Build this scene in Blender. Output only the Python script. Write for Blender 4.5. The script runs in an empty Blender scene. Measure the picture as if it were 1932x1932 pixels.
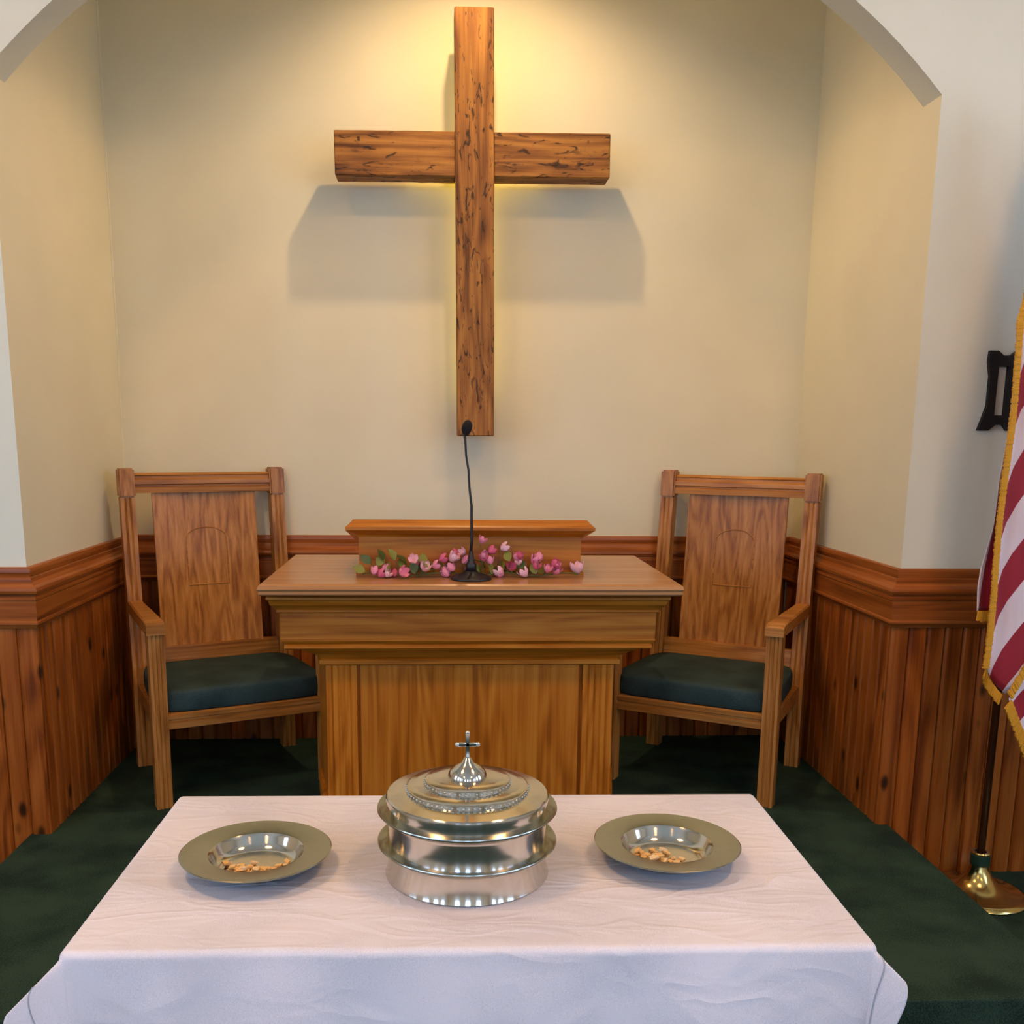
import bpy, bmesh, math, random
from mathutils import Vector, Matrix, noise
S = bpy.context.scene
COL = S.collection
PI = math.pi

# ------------------------------------------------------------------ camera
cd = bpy.data.cameras.new('camera')
cam = bpy.data.objects.new('camera', cd); COL.objects.link(cam)
RX = Vector((0.99866486, -0.0509238, 0.00867496))
UP = Vector((0.000941530, 0.185848242, 0.982578009))
FW = Vector((0.05164883, 0.98125797, -0.18564806))
m3 = Matrix((RX, UP, -FW)).transposed()
cam.matrix_world = Matrix.Translation((0, 0, 1.45)) @ m3.to_4x4()
cd.sensor_fit = 'HORIZONTAL'; cd.sensor_width = 36
cd.lens = 1857.1 / 1932 * 36
cd.shift_x = (966 - 927.8) / 1932
cd.shift_y = (1170.8 - 966) / 1932
cd.clip_start = 0.05
S.camera = cam

# ------------------------------------------------------------------ world, exposure
w = bpy.data.worlds.new('world'); S.world = w; w.use_nodes = True
w.node_tree.nodes['Background'].inputs[0].default_value = (0.62, 0.78, 1.0, 1)
w.node_tree.nodes['Background'].inputs[1].default_value = 0.6
S.view_settings.view_transform = 'Standard'
S.view_settings.look = 'None'
S.view_settings.exposure = 0.12
S.view_settings.gamma = 1.0
S.view_settings.use_curve_mapping = False
S.cycles.max_bounces = 8
S.cycles.caustics_reflective = False
S.cycles.caustics_refractive = False
WINDOW_STRENGTH = 8.0
NAVE_LAMP = 46.0
SPOT_POWER = 78.0
ROPE = 3.0

# ------------------------------------------------------------------ colour and materials
def lin(c):
    c = c / 255.0
    return c / 12.92 if c <= 0.04045 else ((c + 0.055) / 1.055) ** 2.4
def rgb(r, g, b): return (lin(r), lin(g), lin(b), 1)
def new_mat(name):
    m = bpy.data.materials.new(name); m.use_nodes = True
    nt = m.node_tree; return m, nt, nt.nodes['Principled BSDF']
def N(nt, t, **kw):
    n = nt.nodes.new(t)
    for k, v in kw.items(): setattr(n, k, v)
    return n
def L(nt, a, b): nt.links.new(a, b)
def ramp(nt, stops, interp='LINEAR'):
    r = N(nt, 'ShaderNodeValToRGB'); e = r.color_ramp.elements; r.color_ramp.interpolation = interp
    while len(e) < len(stops): e.new(0.5)
    for i, (p, c) in enumerate(stops): e[i].position = p; e[i].color = c
    return r
def coords(nt, scale, rand=True):
    tc = N(nt, 'ShaderNodeTexCoord'); mp = N(nt, 'ShaderNodeMapping')
    mp.inputs['Scale'].default_value = scale
    if rand:
        oi = N(nt, 'ShaderNodeObjectInfo'); mu = N(nt, 'ShaderNodeVectorMath', operation='SCALE')
        cx = N(nt, 'ShaderNodeCombineXYZ')
        for i, k in enumerate((1.0, 0.73, 1.37)):
            mm = N(nt, 'ShaderNodeMath', operation='MULTIPLY'); L(nt, oi.outputs['Random'], mm.inputs[0])
            mm.inputs[1].default_value = k * 40; L(nt, mm.outputs[0], cx.inputs[i])
        ad = N(nt, 'ShaderNodeVectorMath', operation='ADD')
        L(nt, tc.outputs['Object'], ad.inputs[0]); L(nt, cx.outputs[0], ad.inputs[1]); L(nt, ad.outputs[0], mp.inputs[0])
    else: L(nt, tc.outputs['Object'], mp.inputs[0])
    return mp.outputs[0]
def wood(name, dark, mid, light, axis='Z', kscale=(9, 4.2), grain=28, along=1.6, rough=0.35, knots=0.0, rings=0.35, spec=0.3, bump=0.15):
    m, nt, b = new_mat(name)
    sc = [grain, grain, grain]; sc['XYZ'.index(axis)] = along
    v = coords(nt, sc)
    n1 = N(nt, 'ShaderNodeTexNoise'); n1.inputs['Scale'].default_value = 1.0; n1.inputs['Detail'].default_value = 5; n1.inputs['Distortion'].default_value = 0.6
    L(nt, v, n1.inputs['Vector'])
    sc2 = [grain * 7] * 3; sc2['XYZ'.index(axis)] = along * 3
    v2 = coords(nt, sc2)
    n2 = N(nt, 'ShaderNodeTexNoise'); n2.inputs['Scale'].default_value = 1.0; n2.inputs['Detail'].default_value = 3
    L(nt, v2, n2.inputs['Vector'])
    sc3 = [grain * .22] * 3; sc3['XYZ'.index(axis)] = along * .55
    v3 = coords(nt, sc3)
    n3 = N(nt, 'ShaderNodeTexNoise'); n3.inputs['Scale'].default_value = 1.0; n3.inputs['Detail'].default_value = 1.5
    L(nt, v3, n3.inputs['Vector'])
    sn = N(nt, 'ShaderNodeMath', operation='MULTIPLY'); L(nt, n3.outputs[0], sn.inputs[0]); sn.inputs[1].default_value = 55
    si = N(nt, 'ShaderNodeMath', operation='SINE'); L(nt, sn.outputs[0], si.inputs[0])
    a1 = N(nt, 'ShaderNodeMath', operation='MULTIPLY_ADD'); L(nt, si.outputs[0], a1.inputs[0]); a1.inputs[1].default_value = 0.16 * rings; L(nt, n1.outputs[0], a1.inputs[2])
    a2 = N(nt, 'ShaderNodeMath', operation='MULTIPLY_ADD'); L(nt, n2.outputs[0], a2.inputs[0]); a2.inputs[1].default_value = 0.35; L(nt, a1.outputs[0], a2.inputs[2])
    r = ramp(nt, [(0.42, rgb(*dark)), (0.66, rgb(*mid)), (0.92, rgb(*light))])
    L(nt, a2.outputs[0], r.inputs[0])
    col = r.outputs[0]
    if knots > 0:
        s4 = [kscale[0]] * 3; s4['XYZ'.index(axis)] = kscale[1]
        v4 = coords(nt, s4)
        vo = N(nt, 'ShaderNodeTexVoronoi'); vo.inputs['Scale'].default_value = 1.0; L(nt, v4, vo.inputs['Vector'])
        kr = ramp(nt, [(0.0, (1, 1, 1, 1)), (knots * .5, (.85, .85, .85, 1)), (knots, (0, 0, 0, 1))])
        if kscale[0] > 20:      # weathered timber: irregular pits and short cracks
            pn = N(nt, 'ShaderNodeTexNoise'); pn.inputs['Scale'].default_value = 1; pn.inputs['Detail'].default_value = 6; pn.inputs['Distortion'].default_value = 1.2; L(nt, v4, pn.inputs['Vector'])
            kr = ramp(nt, [(.57, (0, 0, 0, 1)), (.66, (.85, .85, .85, 1))]); L(nt, pn.outputs[0], kr.inputs[0])
        else: L(nt, vo.outputs['Distance'], kr.inputs[0])
        mx = N(nt, 'ShaderNodeMix', data_type='RGBA'); L(nt, kr.outputs[0], mx.inputs[0]); L(nt, col, mx.inputs[6])
        mx.inputs[7].default_value = rgb(*[c * .33 for c in dark]); col = mx.outputs[2]
    oi = N(nt, 'ShaderNodeObjectInfo'); hv = N(nt, 'ShaderNodeHueSaturation')
    mr = N(nt, 'ShaderNodeMapRange'); mr.inputs[3].default_value = .86; mr.inputs[4].default_value = 1.12
    L(nt, oi.outputs['Random'], mr.inputs[0]); L(nt, mr.outputs[0], hv.inputs['Value']); L(nt, col, hv.inputs['Color'])
    L(nt, hv.outputs[0], b.inputs['Base Color'])
    b.inputs['Roughness'].default_value = rough; b.inputs['Specular IOR Level'].default_value = spec
    bp = N(nt, 'ShaderNodeBump'); bp.inputs['Strength'].default_value = bump; bp.inputs['Distance'].default_value = .002
    L(nt, a2.outputs[0], bp.inputs['Height']); L(nt, bp.outputs[0], b.inputs['Normal'])
    return m
def paint(name, c, rough=.7, bump=.08, scale=60, var=.012):
    m, nt, b = new_mat(name)
    v = coords(nt, (1, 1, 1), False)
    n = N(nt, 'ShaderNodeTexNoise'); n.inputs['Scale'].default_value = 2.2; n.inputs['Detail'].default_value = 3; L(nt, v, n.inputs['Vector'])
    k1 = [max(0, x * (1 - var)) for x in c]; k2 = [min(255, x * (1 + var)) for x in c]
    r = ramp(nt, [(.35, rgb(*k1)), (.65, rgb(*k2))]); L(nt, n.outputs[0], r.inputs[0]); L(nt, r.outputs[0], b.inputs['Base Color'])
    n2 = N(nt, 'ShaderNodeTexNoise'); n2.inputs['Scale'].default_value = scale; n2.inputs['Detail'].default_value = 4; L(nt, v, n2.inputs['Vector'])
    bp = N(nt, 'ShaderNodeBump'); bp.inputs['Strength'].default_value = bump; bp.inputs['Distance'].default_value = .004
    L(nt, n2.outputs[0], bp.inputs['Height']); L(nt, bp.outputs[0], b.inputs['Normal'])
    b.inputs['Roughness'].default_value = rough; b.inputs['Specular IOR Level'].default_value = .3
    return m
def fabric(name, c1, c2, scale=300, rough=.9, bump=.4, sheen=0.0, big=6):
    m, nt, b = new_mat(name)
    v = coords(nt, (1, 1, 1), False)
    n = N(nt, 'ShaderNodeTexNoise'); n.inputs['Scale'].default_value = scale; n.inputs['Detail'].default_value = 3; L(nt, v, n.inputs['Vector'])
    n3 = N(nt, 'ShaderNodeTexNoise'); n3.inputs['Scale'].default_value = big; n3.inputs['Detail'].default_value = 3; L(nt, v, n3.inputs['Vector'])
    ad = N(nt, 'ShaderNodeMath', operation='ADD'); L(nt, n.outputs[0], ad.inputs[0]); L(nt, n3.outputs[0], ad.inputs[1])
    r = ramp(nt, [(.75, rgb(*c1)), (1.2 if False else 1.0, rgb(*c2))]); 
    hf = N(nt, 'ShaderNodeMath', operation='MULTIPLY'); hf.inputs[1].default_value = .9; L(nt, ad.outputs[0], hf.inputs[0]); L(nt, hf.outputs[0], r.inputs[0])
    L(nt, r.outputs[0], b.inputs['Base Color'])
    bp = N(nt, 'ShaderNodeBump'); bp.inputs['Strength'].default_value = bump; bp.inputs['Distance'].default_value = .003
    L(nt, n.outputs[0], bp.inputs['Height']); L(nt, bp.outputs[0], b.inputs['Normal'])
    b.inputs['Roughness'].default_value = rough; b.inputs['Specular IOR Level'].default_value = .2
    b.inputs['Sheen Weight'].default_value = sheen
    return m
def plain(name, c, rough=.5, metal=0.0, spec=.5, emit=0.0, bump=0.0, bscale=80):
    m, nt, b = new_mat(name)
    b.inputs['Base Color'].default_value = rgb(*c); b.inputs['Roughness'].default_value = rough
    b.inputs['Metallic'].default_value = metal; b.inputs['Specular IOR Level'].default_value = spec
    if emit: b.inputs['Emission Color'].default_value = rgb(*c); b.inputs['Emission Strength'].default_value = emit
    v = coords(nt, (1, 1, 1)); n = N(nt, 'ShaderNodeTexNoise'); n.inputs['Scale'].default_value = bscale; L(nt, v, n.inputs['Vector'])
    hv = N(nt, 'ShaderNodeHueSaturation'); hv.inputs['Color'].default_value = rgb(*c)
    mr = N(nt, 'ShaderNodeMapRange'); mr.inputs[3].default_value = .92; mr.inputs[4].default_value = 1.06
    L(nt, n.outputs[0], mr.inputs[0]); L(nt, mr.outputs[0], hv.inputs['Value']); L(nt, hv.outputs[0], b.inputs['Base Color'])
    if bump:
        bp = N(nt, 'ShaderNodeBump'); bp.inputs['Strength'].default_value = bump; bp.inputs['Distance'].default_value = .003
        L(nt, n.outputs[0], bp.inputs['Height']); L(nt, bp.outputs[0], b.inputs['Normal'])
    return m

M = {}
M['alcove'] = paint('alcove_paint', (224, 216, 182))
M['front'] = paint('front_wall_paint', (226, 226, 204))
M['nave'] = paint('nave_paint', (222, 214, 190))
M['ceil'] = paint('ceiling_paint', (225, 218, 200))
M['carpet'] = fabric('green_carpet', (22, 40, 32), (44, 66, 52), scale=220, bump=.8, big=5)
M['pine'] = wood('stained_pine', (104, 48, 10), (146, 76, 22), (168, 96, 38), 'Z', grain=22, along=1.4, rough=.3, knots=.17, rings=.6, spec=.35)
M['rail'] = wood('stained_rail', (96, 46, 14), (136, 72, 26), (160, 92, 40), 'X', grain=40, along=1.2, rough=.28, rings=.3)
M['railY'] = wood('stained_rail_side', (96, 46, 14), (136, 72, 26), (160, 92, 40), 'Y', grain=40, along=1.2, rough=.28, rings=.3)
OAK = ((128, 76, 28), (164, 108, 46), (186, 130, 68))
M['oakX'] = wood('oak_across', *OAK, 'X', grain=46, along=2.0, rough=.36, rings=.5)
M['oakZ'] = wood('oak_upright', *OAK, 'Z', grain=46, along=2.0, rough=.36, rings=.7)
PUL = ((144, 78, 10), (178, 104, 24), (194, 124, 40))
M['pulX'] = wood('pulpit_oak_across', *PUL, 'X', grain=42, along=1.6, rough=.36, rings=.5)
M['pulZ'] = wood('pulpit_oak_upright', *PUL, 'Z', grain=42, along=1.6, rough=.36, rings=.7)
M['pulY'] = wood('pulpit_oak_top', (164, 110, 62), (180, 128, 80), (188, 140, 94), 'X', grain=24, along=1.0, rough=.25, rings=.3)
CR = ((88, 50, 18), (144, 92, 38), (178, 122, 54))
M['crossZ'] = wood('rough_cross_upright', *CR, 'Z', kscale=(46, 15), grain=34, along=1.8, rough=.6, knots=.24, rings=.5, bump=.8)
M['crossX'] = wood('rough_cross_beam', *CR, 'X', kscale=(40, 13), grain=34, along=1.8, rough=.6, knots=.24, rings=.6, bump=.8)
M['seat'] = fabric('dark_green_upholstery', (34, 52, 52), (52, 72, 72), scale=500, rough=.75, bump=.2)
M['cloth'] = fabric('white_linen', (212, 208, 212), (230, 225, 228), scale=700, rough=.85, bump=.12, sheen=.1, big=4)
nt_ = M['cloth'].node_tree; b_ = nt_.nodes['Principled BSDF']; ob_ = b_.inputs['Normal'].links[0].from_node
v_ = coords(nt_, (5, 13, 7), False); n_ = N(nt_, 'ShaderNodeTexNoise'); n_.inputs['Scale'].default_value = 1; n_.inputs['Detail'].default_value = 2.5; n_.inputs['Distortion'].default_value = .8; L(nt_, v_, n_.inputs['Vector'])
rg = ramp(nt_, [(.40, (0, 0, 0, 1)), (.50, (1, 1, 1, 1)), (.60, (.1, .1, .1, 1))]); L(nt_, n_.outputs[0], rg.inputs[0])
b2 = N(nt_, 'ShaderNodeBump'); b2.inputs['Strength'].default_value = .22; b2.inputs['Distance'].default_value = .006; L(nt_, rg.outputs[0], b2.inputs['Height']); L(nt_, ob_.outputs[0], b2.inputs['Normal']); L(nt_, b2.outputs[0], b_.inputs['Normal'])
M['seam'] = plain('hem_stitch', (170, 172, 180), .9)
M['steel'] = plain('polished_steel', (214, 208, 196), .07, 1.0)
for k_ in ('steel',):
    nt_ = M[k_].node_tree; b_ = nt_.nodes['Principled BSDF']; tg = N(nt_, 'ShaderNodeTangent', direction_type='RADIAL', axis='Z')
    L(nt_, tg.outputs[0], b_.inputs['Tangent']); b_.inputs['Anisotropic'].default_value = .8; b_.inputs['Roughness'].default_value = .12; b_.inputs['Anisotropic Rotation'].default_value = .25
M['steel_rim'] = plain('satin_steel', (172, 174, 162), .2, 1.0)
M['wafer'] = plain('unleavened_bread', (235, 190, 122), .8, bump=.6)
M['wafer2'] = plain('unleavened_bread_pale', (240, 208, 155), .8, bump=.6)
M['black'] = plain('black_plastic', (26, 24, 26), .4)
M['foam'] = plain('black_foam', (20, 14, 16), .95, bump=.8, bscale=400)
M['iron'] = plain('black_wrought_iron', (16, 14, 15), .55, spec=.4, bump=.4)
M['pink'] = plain('pink_petal', (232, 140, 160), .6)
M['pink2'] = plain('deep_pink_petal', (214, 96, 124), .6)
M['pink3'] = plain('pale_pink_petal', (240, 186, 190), .6)
M['leaf'] = plain('olive_leaf', (130, 128, 46), .6)
M['leaf2'] = plain('dark_leaf', (78, 92, 38), .6)
M['stem'] = plain('green_stem', (92, 98, 40), .7)
M['brass'] = plain('polished_brass', (205, 178, 110), .18, 1.0)
M['collar'] = plain('dark_green_collar', (30, 58, 46), .35)
M['pole'] = wood('dark_pole_wood', (40, 18, 8), (62, 32, 16), (84, 46, 24), 'Z', rough=.3)
M['fringe'] = plain('gold_fringe', (212, 150, 24), .75, bump=1.0, bscale=260)
M['white_paint'] = paint('white_frame_paint', (225, 225, 220))
M['rope'] = plain('lit_rope_light', (255, 226, 90), .5, emit=ROPE)
M['lampglass'] = plain('lit_warm_lens', (255, 214, 150), .5, emit=12)
M['pane'] = plain('daylit_frosted_pane', (176, 208, 255), .5, emit=WINDOW_STRENGTH)
M['diffuser'] = plain('lit_ceiling_diffuser', (255, 196, 134), .5, emit=NAVE_LAMP)

# ------------------------------------------------------------------ mesh helpers
def link(name, me, parent=None, loc=None, rot=None):
    o = bpy.data.objects.new(name, me); COL.objects.link(o)
    if parent: o.parent = parent
    if loc: o.location = loc
    if rot: o.rotation_euler = rot
    return o
def mesh_of(name, bm, mats, smooth=False, auto=None):
    bmesh.ops.recalc_face_normals(bm, faces=bm.faces)
    me = bpy.data.meshes.new(name); bm.to_mesh(me); bm.free()
    for m in (mats if isinstance(mats, (list, tuple)) else [mats]): me.materials.append(m)
    if smooth:
        for p in me.polygons: p.use_smooth = True
    if auto is not None:
        for p in me.polygons: p.use_smooth = True
        me.set_sharp_from_angle(angle=math.radians(auto))
    return me
def obj(name, bm, mats, parent=None, smooth=False, auto=None, loc=None, rot=None):
    return link(name, mesh_of(name, bm, mats, smooth, auto), parent, loc, rot)
def BM(): return bmesh.new()
def box(bm, x0, x1, y0, y1, z0, z1, bev=0.0, mat=None):
    vs = [bm.verts.new((x, y, z)) for x in (x0, x1) for y in (y0, y1) for z in (z0, z1)]
    F = [(0, 1, 3, 2), (4, 6, 7, 5), (0, 4, 5, 1), (2, 3, 7, 6), (0, 2, 6, 4), (1, 5, 7, 3)]
    fs = [bm.faces.new([vs[i] for i in f]) for f in F]
    if bev:
        es = list({e for f in fs for e in f.edges})
        bmesh.ops.bevel(bm, geom=es, offset=bev, segments=2, affect='EDGES', profile=.6)
    return fs
def prism(bm, pts, a, b, axis='Y', mat=0):
    """extrude closed outline pts (2D) from a to b along axis"""
    def P(p, t):
        if axis == 'Y': return (p[0], t, p[1])
        if axis == 'X': return (t, p[0], p[1])
        return (p[0], p[1], t)
    v0 = [bm.verts.new(P(p, a)) for p in pts]; v1 = [bm.verts.new(P(p, b)) for p in pts]
    n = len(pts); out = [bm.faces.new(v0), bm.faces.new(v1[::-1])]
    for i in range(n): out.append(bm.faces.new((v0[i], v0[(i + 1) % n], v1[(i + 1) % n], v1[i])))
    return out
def lathe(bm, prof, seg=48, c=(0, 0, 0), cap=True):
    rings = []
    for r, z in prof:
        if r < 1e-6: rings.append([bm.verts.new((c[0], c[1], c[2] + z))])
        else: rings.append([bm.verts.new((c[0] + r * math.cos(2 * PI * i / seg), c[1] + r * math.sin(2 * PI * i / seg), c[2] + z)) for i in range(seg)])
    for a, b in zip(rings, rings[1:]):
        for i in range(seg):
            j = (i + 1) % seg
            if len(a) == 1 and len(b) == 1: continue
            if len(a) == 1: bm.faces.new((a[0], b[i], b[j]))
            elif len(b) == 1: bm.faces.new((a[i], a[j], b[0]))
            else: bm.faces.new((a[i], a[j], b[j], b[i]))
    if cap:
        for r in (rings[0], rings[-1]):
            if len(r) > 1: bm.faces.new(r)
def tube(bm, pts, rad, seg=10, cap=True):
    pts = [Vector(p) for p in pts]; rings = []
    up = Vector((0, 0, 1))
    for i, p in enumerate(pts):
        t = (pts[min(i + 1, len(pts) - 1)] - pts[max(i - 1, 0)]).normalized()
        a = t.cross(Vector((0, 1, 0)) if abs(t.y) < .9 else Vector((1, 0, 0))).normalized(); b = t.cross(a)
        r = rad[i] if isinstance(rad, (list, tuple)) else rad
        rings.append([bm.verts.new(p + a * r * math.cos(2 * PI * k / seg) + b * r * math.sin(2 * PI * k / seg)) for k in range(seg)])
    for a, b in zip(rings, rings[1:]):
        for k in range(seg): bm.faces.new((a[k], a[(k + 1) % seg], b[(k + 1) % seg], b[k]))
    if cap: bm.faces.new(rings[0]); bm.faces.new(rings[-1][::-1])
def frustum_sweep(bm, rect_profile):
    """stack of rectangles (x0,x1,y0,y1,z) joined: mitred mouldings round a block"""
    rings = [[bm.verts.new(p) for p in ((x0, y0, z), (x1, y0, z), (x1, y1, z), (x0, y1, z))] for x0, x1, y0, y1, z in rect_profile]
    for a, b in zip(rings, rings[1:]):
        for i in range(4): bm.faces.new((a[i], a[(i + 1) % 4], b[(i + 1) % 4], b[i]))
    bm.faces.new(rings[0]); bm.faces.new(rings[-1][::-1])
def empty(name, label, cat, loc=(0, 0, 0), rz=0, group=None):
    o = bpy.data.objects.new(name, None); COL.objects.link(o); o.location = loc; o.rotation_euler = (0, 0, rz)
    o.empty_display_size = .1
    return tag(o, label, cat, group)
def tag(o, label=None, cat=None, group=None, kind=None):
    if label: o['label'] = label
    if cat: o['category'] = cat
    if group: o['group'] = group
    if kind: o['kind'] = kind
    return o
def struct(o, label, cat): return tag(o, label, cat, kind='structure')

# ------------------------------------------------------------------ room shell
XL, XR, YO, YB = -1.445, 1.68, 3.49, 4.63      # alcove
ZF = -0.20                                     # lower floor
ZC = 3.90                                      # alcove ceiling
NX0, NX1, NY, NZ = -4.3, 4.5, -7.0, 4.4        # nave
AXC, AZC, AR = 0.1175, 1.128, 2.135            # arch circle
def arch_z(x): return AZC + math.sqrt(AR * AR - (x - AXC) ** 2)

b = BM(); box(b, NX0 - .2, NX1 + .2, NY - .2, 5.0, ZF - .1, ZF)
struct(obj('floor', b, M['carpet']), 'lower floor with dark green carpet beside the platform', 'floor')
b = BM(); box(b, -1.50, 1.705, 2.29, YB, ZF, 0.0, .006)
struct(obj('floor_platform', b, M['carpet']), 'raised platform covered with dark green carpet', 'platform')

# arch wall
pts = [(NX0, ZF), (NX0, NZ), (NX1, NZ), (NX1, ZF), (XR, ZF)]
arc = [(XR + (XL - XR) * i / 60.0) for i in range(61)]
pts += [(x, arch_z(x)) for x in arc] + [(XL, ZF)]
b = BM(); fs = prism(b, pts, YO, YO + .13)
for f in fs:
    c = f.calc_center_median()
    if abs(c.x - XR) < .001 or abs(c.x - XL) < .001: f.material_index = 1
wall_front = obj('wall_front', b, [M['front'], M['alcove']]); struct(wall_front, 'cream front wall with a wide arched opening', 'wall')
# alcove walls
b = BM(); box(b, XL - .1, XR + .1, YB, YB + .1, ZF, ZC); wall_back = struct(obj('wall_back', b, M['alcove']), 'beige back wall of the alcove behind the cross', 'wall')
b = BM(); box(b, XL - .1, XL, YO + .13, YB, ZF, ZC); wall_al = struct(obj('wall_alcove_left', b, M['alcove']), 'beige left side wall of the alcove', 'wall')
b = BM(); box(b, XR, XR + .1, YO + .13, YB, ZF, ZC); wall_ar = struct(obj('wall_alcove_right', b, M['alcove']), 'beige right side wall of the alcove', 'wall')
b = BM(); box(b, XL - .1, XR + .1, YO + .13, YB + .1, ZC, ZC + .1); struct(obj('ceiling_alcove', b, M['alcove']), 'beige ceiling of the alcove', 'ceiling')
# corner bead lines
b = BM(); tube(b, [(XL + .002, YB - .002, .98), (XL + .002, YB - .002, ZC)], .005, 6)
struct(obj('trim_2', b, M['alcove'], wall_back), None, None)
# nave
b = BM(); box(b, NX0 - .2, NX1 + .2, NY - .2, YO + .13, NZ, NZ + .1); struct(obj('ceiling', b, M['ceil']), 'plain ceiling of the main room', 'ceiling')
WINS = [(-5.6, -4.6), (-3.7, -2.7), (-1.8, -0.8), (0.1, 1.1)]
def window_wall(name, x0, x1, label):
    b = BM(); z0, z1 = 1.0, 3.1; ys = [NY] + [v for w_ in WINS for v in w_] + [YO]
    box(b, x0, x1, NY, YO, ZF, z0); box(b, x0, x1, NY, YO, z1, NZ)
    for i in range(0, len(ys), 2): box(b, x0, x1, ys[i], ys[i + 1], z0, z1)
    return struct(obj(name, b, M['nave']), label, 'wall')
window_wall('wall_left', NX0 - .2, NX0, 'cream left wall of the main room with tall windows')
window_wall('wall_right', NX1, NX1 + .2, 'cream right wall of the main room with tall windows')
b = BM(); 
RW = [NX0 - .2, -2.6, -1.7, -.45, .45, 1.7, 2.6, NX1 + .2]
box(b, NX0 - .2, NX1 + .2, NY - .2, NY, ZF, 1.0); box(b, NX0 - .2, NX1 + .2, NY - .2, NY, 3.1, NZ)
for i in range(0, 8, 2): box(b, RW[i], RW[i + 1], NY - .2, NY, 1.0, 3.1)
struct(obj('wall_rear', b, M['nave']), 'cream rear wall of the main room', 'wall')
k = 0
for sx, side in ((NX0 - .1, 'left'), (NX1 + .1, 'right')):
    for i, (y0, y1) in enumerate(WINS):
        k += 1; z0, z1 = 1.0, 3.1
        b = BM(); f = .05
        for a_ in ((y0, y0 + f, z0, z1), (y1 - f, y1, z0, z1), (y0 + f, y1 - f, z0, z0 + f), (y0 + f, y1 - f, z1 - f, z1)): box(b, sx - .03, sx + .03, *a_)
        ym = (y0 + y1) / 2; box(b, sx - .02, sx + .02, ym - .02, ym + .02, z0 + f, z1 - f)
        for q in (1, 2, 3): zz = z0 + (z1 - z0) * q / 4; box(b, sx - .02, sx + .02, y0 + f, y1 - f, zz - .015, zz + .015)
        wo = struct(obj('window_%d' % k, b, M['white_paint']), 'daylit window %s in the %s wall of the main room' % (['farthest from the arch', 'second from the rear', 'third from the rear', 'nearest the arch'][i], side), 'window')
        b = BM(); box(b, sx - .004, sx + .004, y0 + f, y1 - f, z0 + f, z1 - f); obj('pane', b, M['pane'], wo)
for i in (1, 3, 5):
    k += 1; x0, x1 = RW[i], RW[i + 1]; z0, z1 = 1.0, 3.1; f = .05; sy = NY - .1; b = BM()
    for a_, c_, d_, e_ in ((x0, x0 + f, z0, z1), (x1 - f, x1, z0, z1), (x0 + f, x1 - f, z0, z0 + f), (x0 + f, x1 - f, z1 - f, z1)): box(b, a_, c_, sy - .03, sy + .03, d_, e_)
    box(b, (x0 + x1) / 2 - .02, (x0 + x1) / 2 + .02, sy - .02, sy + .02, z0 + f, z1 - f)
    for q in (1, 2, 3): zz = z0 + (z1 - z0) * q / 4; box(b, x0 + f, x1 - f, sy - .02, sy + .02, zz - .015, zz + .015)
    wo = struct(obj('window_%d' % k, b, M['white_paint']), 'daylit window in the rear wall of the main room, %s' % {1: 'on the left', 3: 'in the middle', 5: 'on the right'}[i], 'window')
    b = BM(); box(b, x0 + f, x1 - f, sy - .004, sy + .004, z0 + f, z1 - f); obj('pane', b, M['pane'], wo)
# warm ceiling lights of the nave
for i, (x, y) in enumerate(((-1.5, 1.1), (1.7, 1.1), (-2.0, -3.0), (2.2, -3.0))):
    t = empty('ceiling_light', 'square ceiling light of the main room, %s' % ('left near the arch', 'right near the arch', 'left toward the rear', 'right toward the rear')[i], 'lamp', (x, y, NZ), group='ceiling lights of the main room')
    b = BM(); box(b, -.31, .31, -.31, .31, -.05, 0, .004); obj('frame', b, M['white_paint'], t)
    b = BM(); box(b, -.28, .28, -.28, .28, -.056, -.0505); obj('diffuser', b, M['diffuser'], t)

# ------------------------------------------------------------------ chair rail (mitred sweep) and pine boards
ZR = 0.982
PROF = [(0, 0), (.012, 0), (.016, -.004), (.018, -.018), (.016, -.034), (.020, -.037), (.024, -.050), (.032, -.062), (.044, -.070), (.047, -.080), (.044, -.090), (.036, -.094), (.036, -.100),
        (.041, -.103), (.041, -.112), (.038, -.116), (.037, -.186), (.041, -.190), (.041, -.198), (.034, -.205), (.030, -.214), (0, -.214)]
def rail(name, path, mat, label, parentw=None):
    b = BM(); n = len(path); rows = []
    for i, p in enumerate(path):
        p = Vector(p); d0 = (p - Vector(path[i - 1])).normalized() if i else None
        d1 = (Vector(path[i + 1]) - p).normalized() if i < n - 1 else None
        n0 = Vector((d0.y, -d0.x)) if d0 else None; n1 = Vector((d1.y, -d1.x)) if d1 else None
        if n0 is None: o = n1
        elif n1 is None: o = n0
        else: o = (n0 + n1) / (1 + n0.dot(n1))
        rows.append([b.verts.new((p.x + o.x * q, p.y + o.y * q, ZR + z)) for q, z in PROF])
    for i in range(n - 1):
        for j in range(len(PROF)):
            k_ = (j + 1) % len(PROF)
            f = b.faces.new((rows[i][j], rows[i][k_], rows[i + 1][k_], rows[i + 1][j]))
            if abs(path[i + 1][0] - path[i][0]) < .01: f.material_index = 1
    b.faces.new(rows[0]); b.faces.new(rows[-1][::-1])
    return struct(obj(name, b, mat), label, 'trim')
rail('trim_1', [(NX0, YO), (XL, YO), (XL, YB), (XR, YB), (XR, YO), (NX1, YO)], [M['rail'], M['railY']], 'stained wooden chair rail moulding running round the alcove')

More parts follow.
